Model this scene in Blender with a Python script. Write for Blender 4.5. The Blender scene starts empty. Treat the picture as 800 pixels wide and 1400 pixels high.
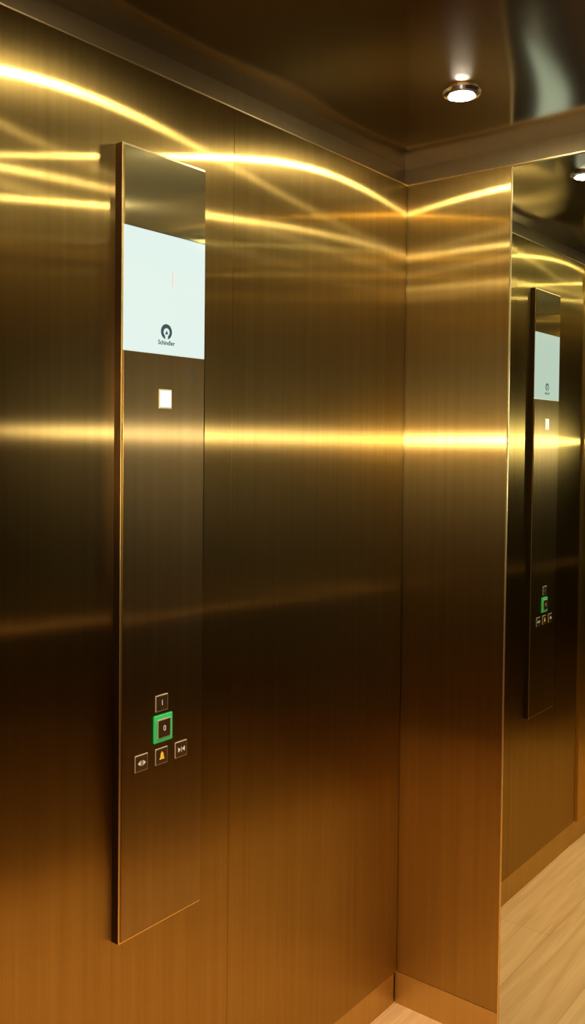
import bpy, bmesh, math
from mathutils import Vector, Matrix
sc=bpy.context.scene
sc.view_settings.view_transform='Standard'
sc.view_settings.look='None'
sc.view_settings.gamma=.90

def col(c): return (c[0],c[1],c[2],1)
def newmat(n):
    m=bpy.data.materials.new(n); m.use_nodes=True
    nt=m.node_tree; nt.nodes.clear()
    return m,nt,nt.nodes.new('ShaderNodeOutputMaterial')
def principled(n,c,metal=0,rough=.5,spec=.5,coat=0,emit=None,es=0):
    m,nt,o=newmat(n); b=nt.nodes.new('ShaderNodeBsdfPrincipled')
    b.inputs['Base Color'].default_value=col(c); b.inputs['Metallic'].default_value=metal
    b.inputs['Roughness'].default_value=rough; b.inputs['Specular IOR Level'].default_value=spec
    b.inputs['Coat Weight'].default_value=coat; b.inputs['Coat Roughness'].default_value=.02
    if emit: b.inputs['Emission Color'].default_value=col(emit); b.inputs['Emission Strength'].default_value=es
    nt.links.new(b.outputs[0],o.inputs[0]); return m
def emission(n,c,s):
    m,nt,o=newmat(n); e=nt.nodes.new('ShaderNodeEmission')
    e.inputs[0].default_value=col(c); e.inputs[1].default_value=s
    nt.links.new(e.outputs[0],o.inputs[0]); return m
def brushed(n,c1,c2,r1=.20,a1=.885,r2=.37,a2=.60,mixf=.35,grain=(0,0,1),bump=.03):
    """brushed metal : two anisotropic glossy lobes, streak noise along the grain"""
    m,nt,o=newmat(n); N=nt.nodes.new; L=nt.links.new
    tc=N('ShaderNodeTexCoord'); mp=N('ShaderNodeMapping')
    s=[900 if g==0 else 4 for g in grain]; mp.inputs['Scale'].default_value=s
    L(tc.outputs['Object'],mp.inputs[0])
    nz=N('ShaderNodeTexNoise'); nz.inputs['Scale'].default_value=1; nz.inputs['Detail'].default_value=3
    L(mp.outputs[0],nz.inputs['Vector'])
    mp2=N('ShaderNodeMapping'); mp2.inputs['Scale'].default_value=[60 if g==0 else .8 for g in grain]
    L(tc.outputs['Object'],mp2.inputs[0])
    nz2=N('ShaderNodeTexNoise'); nz2.inputs['Scale'].default_value=1; L(mp2.outputs[0],nz2.inputs['Vector'])
    av=N('ShaderNodeMath'); av.operation='ADD'; L(nz.outputs[0],av.inputs[0]); L(nz2.outputs[0],av.inputs[1])
    hf=N('ShaderNodeMath'); hf.operation='MULTIPLY'; hf.inputs[1].default_value=.5; L(av.outputs[0],hf.inputs[0])
    cr=N('ShaderNodeValToRGB'); cr.color_ramp.elements[0].position=.3; cr.color_ramp.elements[1].position=.7
    cr.color_ramp.elements[0].color=col(c1); cr.color_ramp.elements[1].color=col(c2)
    L(hf.outputs[0],cr.inputs[0])
    bp=N('ShaderNodeBump'); bp.inputs['Strength'].default_value=bump; bp.inputs['Distance'].default_value=.001
    L(nz.outputs[0],bp.inputs['Height'])
    tg=N('ShaderNodeCombineXYZ')
    for i in range(3): tg.inputs[i].default_value=grain[i]
    gs=[]
    for r,a in((r1,a1),(r2,a2)):
        g=N('ShaderNodeBsdfAnisotropic'); g.distribution='GGX'
        g.inputs['Roughness'].default_value=r; g.inputs['Anisotropy'].default_value=a
        L(cr.outputs[0],g.inputs['Color']); L(tg.outputs[0],g.inputs['Tangent']); L(bp.outputs[0],g.inputs['Normal'])
        gs.append(g)
    mx=N('ShaderNodeMixShader'); mx.inputs[0].default_value=mixf
    L(gs[0].outputs[0],mx.inputs[1]); L(gs[1].outputs[0],mx.inputs[2])
    L(mx.outputs[0],o.inputs[0]); return m

M_gold=brushed('brushed_gold',(.378,.248,.068),(.470,.318,.098))
M_gold2=brushed('brushed_gold_light',(.60,.38,.09),(.70,.46,.12),mixf=.7)
M_copface=brushed('brushed_gold_panel',(.40,.268,.092),(.48,.332,.126),r1=.20,a1=.87,r2=.42,mixf=.42)
M_glass=brushed('polished_header',(.56,.44,.18),(.58,.46,.20),r1=.08,a1=.7,r2=.40,mixf=.18,bump=0)
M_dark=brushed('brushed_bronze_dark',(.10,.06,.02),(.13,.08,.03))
M_door=brushed('door_dark_steel',(.04,.035,.028),(.055,.045,.035))
M_recess=brushed('recess_bronze',(.26,.19,.09),(.30,.22,.105),r1=.4,a1=.3,r2=.6,a2=.2)
M_base=brushed('baseboard_gold',(.60,.42,.16),(.68,.50,.2),r1=.35,a1=.6)
M_edge=principled('gold_edge',(.9,.68,.32),1,.3)
M_darkmetal=principled('dark_metal',(.10,.06,.03),1,.4)  # plain dark metal for the control panel body and roof slab
M_mirror=principled('mirror_glass',(.66,.71,.61),1,.0)
M_ring=principled('chrome_ring',(.7,.68,.62),1,.2)
M_steel=principled('steel_rail',(.55,.40,.26),1,.45)
M_lamp=emission('lamp_emit',(1,.97,.84),520)
M_eye=emission('lamp_small_emit',(1,.95,.85),40)
M_scr=principled('screen',(.02,.02,.02),0,.08,emit=(.68,.79,.74),es=1.12)
M_scr_dark=principled('screen_ink',(.02,.05,.07),0,.5)
M_scr_white=emission('screen_white',(.68,.79,.74),1.12)
M_digit=emission('screen_digit',(.95,.75,.62),1.0)
M_white=principled('label_white',(.75,.75,.65),0,.4,emit=(.8,.8,.65),es=.2)
M_btn=principled('button_face',(.30,.2,.09),1,.35)
M_btnrim=principled('button_rim',(.85,.75,.55),.7,.4)
M_sym=principled('button_symbol',(.8,.75,.6),0,.4,emit=(.8,.75,.6),es=.05)
M_green=principled('green_halo',(.05,.42,.12),0,.4,emit=(.04,.6,.12),es=.25)
M_yellow=principled('bell_yellow',(.8,.5,.05),0,.4,emit=(.9,.55,.05),es=.2)

# ceiling : polished bronze sheet
M_ceil,nt,o=newmat('polished_bronze')
b=nt.nodes.new('ShaderNodeBsdfPrincipled'); b.inputs['Base Color'].default_value=(.72,.63,.50,1)
b.inputs['Metallic'].default_value=1; b.inputs['Roughness'].default_value=.14
tc=nt.nodes.new('ShaderNodeTexCoord'); nz=nt.nodes.new('ShaderNodeTexNoise'); nz.inputs['Scale'].default_value=1.6
nz.inputs['Detail'].default_value=0
bp=nt.nodes.new('ShaderNodeBump'); bp.inputs['Strength'].default_value=.65; bp.inputs['Distance'].default_value=.07
nt.links.new(tc.outputs['Object'],nz.inputs['Vector']); nt.links.new(nz.outputs[0],bp.inputs['Height'])
nt.links.new(bp.outputs[0],b.inputs['Normal']); nt.links.new(b.outputs[0],o.inputs[0])

# floor : oak planks
M_floor,nt,o=newmat('oak_planks'); N=nt.nodes.new; L=nt.links.new
tc=N('ShaderNodeTexCoord'); mp=N('ShaderNodeMapping'); mp.inputs['Rotation'].default_value=(0,0,math.radians(90))
L(tc.outputs['Object'],mp.inputs[0])
bk=N('ShaderNodeTexBrick'); bk.inputs['Scale'].default_value=1; bk.inputs['Brick Width'].default_value=1.2
bk.inputs['Row Height'].default_value=.19; bk.inputs['Mortar Size'].default_value=.0007
bk.inputs['Color1'].default_value=(.77,.47,.22,1); bk.inputs['Color2'].default_value=(.82,.52,.25,1)
bk.inputs['Mortar'].default_value=(.45,.27,.12,1); L(mp.outputs[0],bk.inputs['Vector'])
mp2=N('ShaderNodeMapping'); mp2.inputs['Scale'].default_value=(38,2.0,1); L(tc.outputs['Object'],mp2.inputs[0])
ng=N('ShaderNodeTexNoise'); ng.inputs['Scale'].default_value=1.0; ng.inputs['Detail'].default_value=6; ng.inputs['Distortion'].default_value=.8
L(mp2.outputs[0],ng.inputs['Vector'])
cr=N('ShaderNodeValToRGB'); cr.color_ramp.elements[0].color=(.80,.70,.58,1); cr.color_ramp.elements[0].position=.3
cr.color_ramp.elements[1].color=(1.06,1.02,.97,1); cr.color_ramp.elements[1].position=.65
L(ng.outputs[0],cr.inputs[0])
mx=N('ShaderNodeMix'); mx.data_type='RGBA'; mx.blend_type='MULTIPLY'; mx.inputs[0].default_value=.8
L(bk.outputs[0],mx.inputs[6]); L(cr.outputs[0],mx.inputs[7])
b=N('ShaderNodeBsdfPrincipled'); b.inputs['Roughness'].default_value=.45; L(mx.outputs[2],b.inputs['Base Color']); L(b.outputs[0],o.inputs[0])

def link(ob,parent=None):
    sc.collection.objects.link(ob)
    if parent: ob.parent=parent
    return ob
def box(name,a,b_,mat,bev=0,parent=None):
    bm=bmesh.new(); bmesh.ops.create_cube(bm,size=1)
    c=[(a[i]+b_[i])/2 for i in range(3)]; s=[abs(b_[i]-a[i]) for i in range(3)]
    for v in bm.verts: v.co=Vector((v.co[i]*s[i]+c[i] for i in range(3)))
    if bev: bmesh.ops.bevel(bm,geom=bm.edges[:],offset=bev,segments=2,affect='EDGES')
    me=bpy.data.meshes.new(name); bm.to_mesh(me); bm.free(); me.materials.append(mat)
    return link(bpy.data.objects.new(name,me),parent)
def empty(name):
    return link(bpy.data.objects.new(name,None))
def lathe(name,prof,axis,center,mat,parent=None,seg=48,smooth=True):
    """prof list of (r,h), revolved about axis 'x','y','z' through center"""
    bm=bmesh.new(); rings=[]
    for r,h in prof:
        ring=[]
        for i in range(seg):
            t=2*math.pi*i/seg; p=(r*math.cos(t),r*math.sin(t),h)
            if axis=='x': p=(p[2],p[0],p[1])
            if axis=='y': p=(p[0],p[2],p[1])
            ring.append(bm.verts.new(Vector(p)+Vector(center)))
        rings.append(ring)
    for k in range(len(rings)-1):
        for i in range(seg):
            j=(i+1)%seg; bm.faces.new((rings[k][i],rings[k][j],rings[k+1][j],rings[k+1][i]))
    bm.faces.new(rings[0][::-1]); bm.faces.new(rings[-1])
    bmesh.ops.recalc_face_normals(bm,faces=bm.faces[:])
    me=bpy.data.meshes.new(name); bm.to_mesh(me); bm.free(); me.materials.append(mat)
    return link(bpy.data.objects.new(name,me),parent)
def poly_x(name,pts,x0,x1,mat,parent=None):
    """extruded polygon, pts in (y,z)"""
    bm=bmesh.new(); A=[bm.verts.new((x0,p[0],p[1])) for p in pts]; B=[bm.verts.new((x1,p[0],p[1])) for p in pts]
    bm.faces.new(A); bm.faces.new(B[::-1]); n=len(pts)
    for i in range(n): bm.faces.new((A[i],B[i],B[(i+1)%n],A[(i+1)%n]))
    bmesh.ops.recalc_face_normals(bm,faces=bm.faces[:])
    me=bpy.data.meshes.new(name); bm.to_mesh(me); bm.free(); me.materials.append(mat)
    return link(bpy.data.objects.new(name,me),parent)
def text(name,s,size,y,z,x,mat,parent,off=0):
    cu=bpy.data.curves.new(name,'FONT'); cu.body=s; cu.size=size; cu.align_x='CENTER'; cu.align_y='CENTER'
    cu.extrude=.0001; cu.offset=off; cu.materials.append(mat)
    ob=bpy.data.objects.new(name,cu); ob.location=(x,y,z); ob.rotation_euler=(math.pi/2,0,math.pi/2)
    return link(ob,parent)

W=1.5; D=2.4; ZT=2.24; ZC=2.294; ZB=.09
# --- shell
box('floor',(-.06,-D-.06,-.06),(W+.06,.06,0),M_floor)
# shallow vaulted ceiling sheet with a thickness
def zceil(x,y):
    uu=max(-1,min(1,(x-W/2)/(W/2+.02))); vv=max(-1,min(1,(y+D/2)/(D/2+.02)))
    return ZC+.010*(1-uu*uu)*(1-vv**4)
bm=bmesh.new(); NX,NY=48,72; g=[]
for i in range(NX+1):
    row=[]
    for j in range(NY+1):
        x=-.0199+(W+.0398)*i/NX; y=-D-.0199+(D+.0398)*j/NY
        row.append(bm.verts.new((x,y,zceil(x,y))))
    g.append(row)
for i in range(NX):
    for j in range(NY):
        fc=bm.faces.new((g[i][j],g[i][j+1],g[i+1][j+1],g[i+1][j])); fc.smooth=True
me=bpy.data.meshes.new('ceiling'); bm.to_mesh(me); bm.free(); me.materials.append(M_ceil)
ceil=link(bpy.data.objects.new('ceiling',me))
box('roof_slab',(-.06,-D-.06,ZC+.06),(W+.06,.06,ZC+.10),M_darkmetal,0,ceil)
ZW=ZC+.06
wl=box('wall_left',(-.06,-D-.06,0),(-.02,.06,ZW),M_recess)
box('panel_1',(-.0199,-.6995,ZB),(0,-.003,ZT),M_gold,.0004,wl)
box('panel_2',(-.0199,-1.299,ZB),(0,-.7000,ZT),M_gold,.0004,wl)
box('panel_3',(-.0199,-D,ZB),(.012,-1.302,ZT),M_gold2,.0012,wl)
wb=box('wall_back',(-.0199,.02,0),(W+.02,.06,ZW),M_recess)
box('panel',(-.002,-.000,ZB),(.300,.0199,ZT),M_gold,.0006,wb)
box('wall_mirror',(.3005,.003,.0),(W-.001,.0199,ZT),M_mirror,0,wb)
wr=box('wall_right',(W+.02,-D-.06,0),(W+.06,.06,ZW),M_recess)
for i in range(4): box('panel_%d'%(i+1),(W,-.6*(i+1)+.002,ZB),(W+.0199,-.6*i-.002,ZT),M_dark,.001,wr)
wf=box('wall_front',(-.0199,-D-.06,0),(W+.0199,-D-.02,ZW),M_recess)
xa,xb=.53,1.43
box('return_panel_1',(0.0,-D-.0199,ZB),(xa-.001,-D,ZT),M_gold,.001,wf)
box('return_panel_2',(xb+.001,-D-.0199,ZB),(W,-D,ZT),M_gold,.001,wf)
box('transom',(xa,-D-.0199,2.1),(xb,-D,ZT),M_dark,.001,wf)
box('door_1',(xa,-D-.0199,.002),((xa+xb)/2-.001,-D-.006,2.098),M_door,.001)
box('door_2',((xa+xb)/2+.001,-D-.0199,.002),(xb,-D-.006,2.098),M_door,.001)
box('baseboard_left',(-.0199,-D,.0),(-.006,-.006,ZB-.001),M_base)
box('baseboard_back',(-.006,-.0,.0),(.300,.0199,ZB-.001),M_base)
box('baseboard_right',(W+.006,-D,.0),(W+.0199,0,ZB-.001),M_base)
box('trim_1',(-.0199,-D,ZT),(.002,0,ZT+.003),M_edge)
box('trim_2',(.002,-.002,ZT),(W,.0199,ZT+.003),M_edge)
box('trim_3',(.3002,-.0005,.0),(.3022,.003,ZT),M_edge)
# handrail
hr=empty('handrail')
lathe('rail',[(.0,-1.1),(.019,-1.09),(.019,1.09),(.0,1.1)],'y',(W-.06,-1.2,.93),M_steel,hr,32)
for yy in(-2.1,-1.2,-.3):
    lathe('bracket',[(.009,0),(.009,.058)],'x',(W-.058,yy,.93),M_steel,hr,20)
# downlights
for xs in((.350,.385,.385),(1.08,1.08,1.08)):
    for x,y in zip(xs,(-.360,-1.13,-1.885)):
        e=empty('ceiling_downlight'); zc=zceil(x,y)-.0005
        lathe('bezel',[(.028,-.003),(.030,-.0075),(.039,-.0055),(.043,.003)],'z',(x,y,zc),M_ring,e)
        lathe('lens',[(.003,-.0120),(.018,-.0115),(.026,-.0085)],'z',(x,y,zc),M_lamp,e)
        ld=bpy.data.lights.new('beam','SPOT'); ld.energy=27; ld.color=(1,.92,.78)
        ld.spot_size=math.radians(100); ld.spot_blend=.7; ld.shadow_soft_size=.03
        lo=bpy.data.objects.new('beam',ld); lo.location=(x,y,zc-.055); link(lo,e)
# unseen lamp added on the door wall for the eye-level streak on the metal
e=empty('added_streak_lamp')
lathe('housing',[(.03,0),(.03,.012),(.022,.018)],'y',(1.33,-D,1.58),M_ring,e)
lathe('lens',[(.020,.018),(.018,.022)],'y',(1.33,-D,1.58),M_eye,e)
ld=bpy.data.lights.new('beam','SPOT'); ld.energy=130; ld.color=(1,.98,1.0)
ld.spot_size=math.radians(52); ld.spot_blend=1; ld.shadow_soft_size=.014
lo=bpy.data.objects.new('beam',ld); lo.location=(1.33,-D+.045,1.58); link(lo,e)
lo.rotation_euler=Vector((-1.24,2.355,0)).to_track_quat('-Z','Y').to_euler()

# --- control panel
cp=empty('elevator_control_panel')
y0,y1,z0,z1=-1.023,-.807,.607,2.083
box('body',(0,y0,z0),(.0175,y1,z1),M_darkmetal,0,cp)
box('rim',(.0175,y0-.0005,z0-.0005),(.0192,y1,z1+.0005),M_edge,.0006,cp)
box('face_plate',(.0192,y0+.004,z0+.003),(.0215,y1-.001,1.7065),M_copface,.0004,cp)
box('glass_header',(.0192,y0+.004,1.9365),(.0215,y1-.001,z1-.004),M_glass,.0004,cp)
box('screen',(.0192,y0+.004,1.7075),(.0213,y1-.001,1.9355),M_scr,0,cp)
X=.0215
yc=-.913
def disc(n,r,y,z,x,mat): lathe(n,[(r,0),(r,.0003)],'x',(x,y,z),mat,cp,40)
disc('logo_disc',.0145,yc,1.751,X-.0001,M_scr_dark)
disc('logo_inner',.0078,yc,1.750,X+.0003,M_scr_white)
poly_x('logo_notch',[(yc-.003,1.736),(yc+.003,1.736),(yc+.0045,1.748),(yc-.0045,1.748)],X+.0001,X+.0006,M_scr_white,cp)
poly_x('logo_peak',[(yc-.004,1.746),(yc+.004,1.746),(yc,1.7535)],X+.0006,X+.0008,M_scr_dark,cp)
text('screen_label','Schindler',.0118,yc,1.7295,X+.0002,M_scr_dark,cp,.0002)
text('floor_digit','1',.042,-.898,1.851,X+.0002,M_digit,cp)
text('reader_icon',')))',.014,-.842,1.675,X+.0002,M_scr_dark,cp)
# reader window
box('reader_rim',(X,yc-.019,1.604),(X+.001,yc+.0145,1.641),M_btnrim,.0003,cp)
box('reader_window',(X+.001,yc-.017,1.6065),(X+.0016,yc+.0125,1.6385),M_white,.0003,cp)
def button(i,y,z,h=.0165,k=.97):
    box('button_rim_%d'%i,(X,y-h,z-h*k),(X+.002,y+h,z+h*k),M_btnrim,.0008,cp)
    g=h-.0019
    box('button_face_%d'%i,(X+.002,y-g,z-g*k),(X+.003,y+g,z+g*k),M_btn,.0005,cp)
yb=-.920
box('halo_glow',(X,yb+.003-.025,.989-.027),(X+.004,yb+.003+.025,.989+.027),M_green,.0018,cp)
XS=X+.0031
button(1,yb,1.038)
text('button_number_1','1',.015,yb,1.038,XS,M_sym,cp)
box('button_rim_2',(X+.004,yb+.003-.0175,.989-.019),(X+.006,yb+.003+.0175,.989+.019),M_btnrim,.0008,cp)
box('button_face_2',(X+.006,yb+.003-.0152,.989-.0165),(X+.007,yb+.003+.0152,.989+.0165),M_btn,.0005,cp)
text('button_number_2','0',.015,yb+.003,.989,X+.0071,M_sym,cp)
button(3,yb,.935); button(4,-.972,.935); button(5,-.8675,.935)
# bell symbol
poly_x('bell',[(yb-.007,.929),(yb+.007,.929),(yb+.0045,.933),(yb+.0035,.940),(yb,.944),(yb-.0035,.940),(yb-.0045,.933)],XS,XS+.0004,M_yellow,cp)
def tri(n,y,z,w,h,mat=M_sym): poly_x(n,[(y,z-h),(y,z+h),(y+w,z)],XS,XS+.0004,mat,cp)
tri('open_l',-.972-.003,.935,-.007,.005); tri('open_r',-.972+.003,.935,.007,.005)
box('open_bar',(XS,-.9725,.930),(XS+.0004,-.9715,.940),M_sym,0,cp)
tri('close_l',-.8675-.009,.935,.007,.005); tri('close_r',-.8675+.009,.935,-.007,.005)
box('close_bar',(XS,-.868,.930),(XS+.0004,-.867,.940),M_sym,0,cp)

# --- world
w=bpy.data.worlds.new('world'); sc.world=w; w.use_nodes=True
w.node_tree.nodes['Background'].inputs[0].default_value=(.02,.018,.015,1)
# --- camera
az=math.radians(38.1); p=math.radians(1.5); rho=.0105
dh=Vector((-math.sin(az),math.cos(az),0)); r=Vector((math.cos(az),math.sin(az),0))
f=(dh*math.cos(p)+Vector((0,0,-math.sin(p)))).normalized(); u=r.cross(f)
r2=r*math.cos(rho)+u*math.sin(rho); u2=u*math.cos(rho)-r*math.sin(rho)
cd=bpy.data.cameras.new('camera'); cam=link(bpy.data.objects.new('camera',cd))
m=Matrix.Identity(4)
for i in range(3): m[i][0]=r2[i]; m[i][1]=u2[i]; m[i][2]=-f[i]
m[0][3],m[1][3],m[2][3]=1.296,-2.143,1.533
cam.matrix_world=m
cd.sensor_fit='VERTICAL'; cd.sensor_height=36; cd.lens=1249/1400*36; cd.shift_y=-.04; cd.clip_start=.02
sc.camera=cam
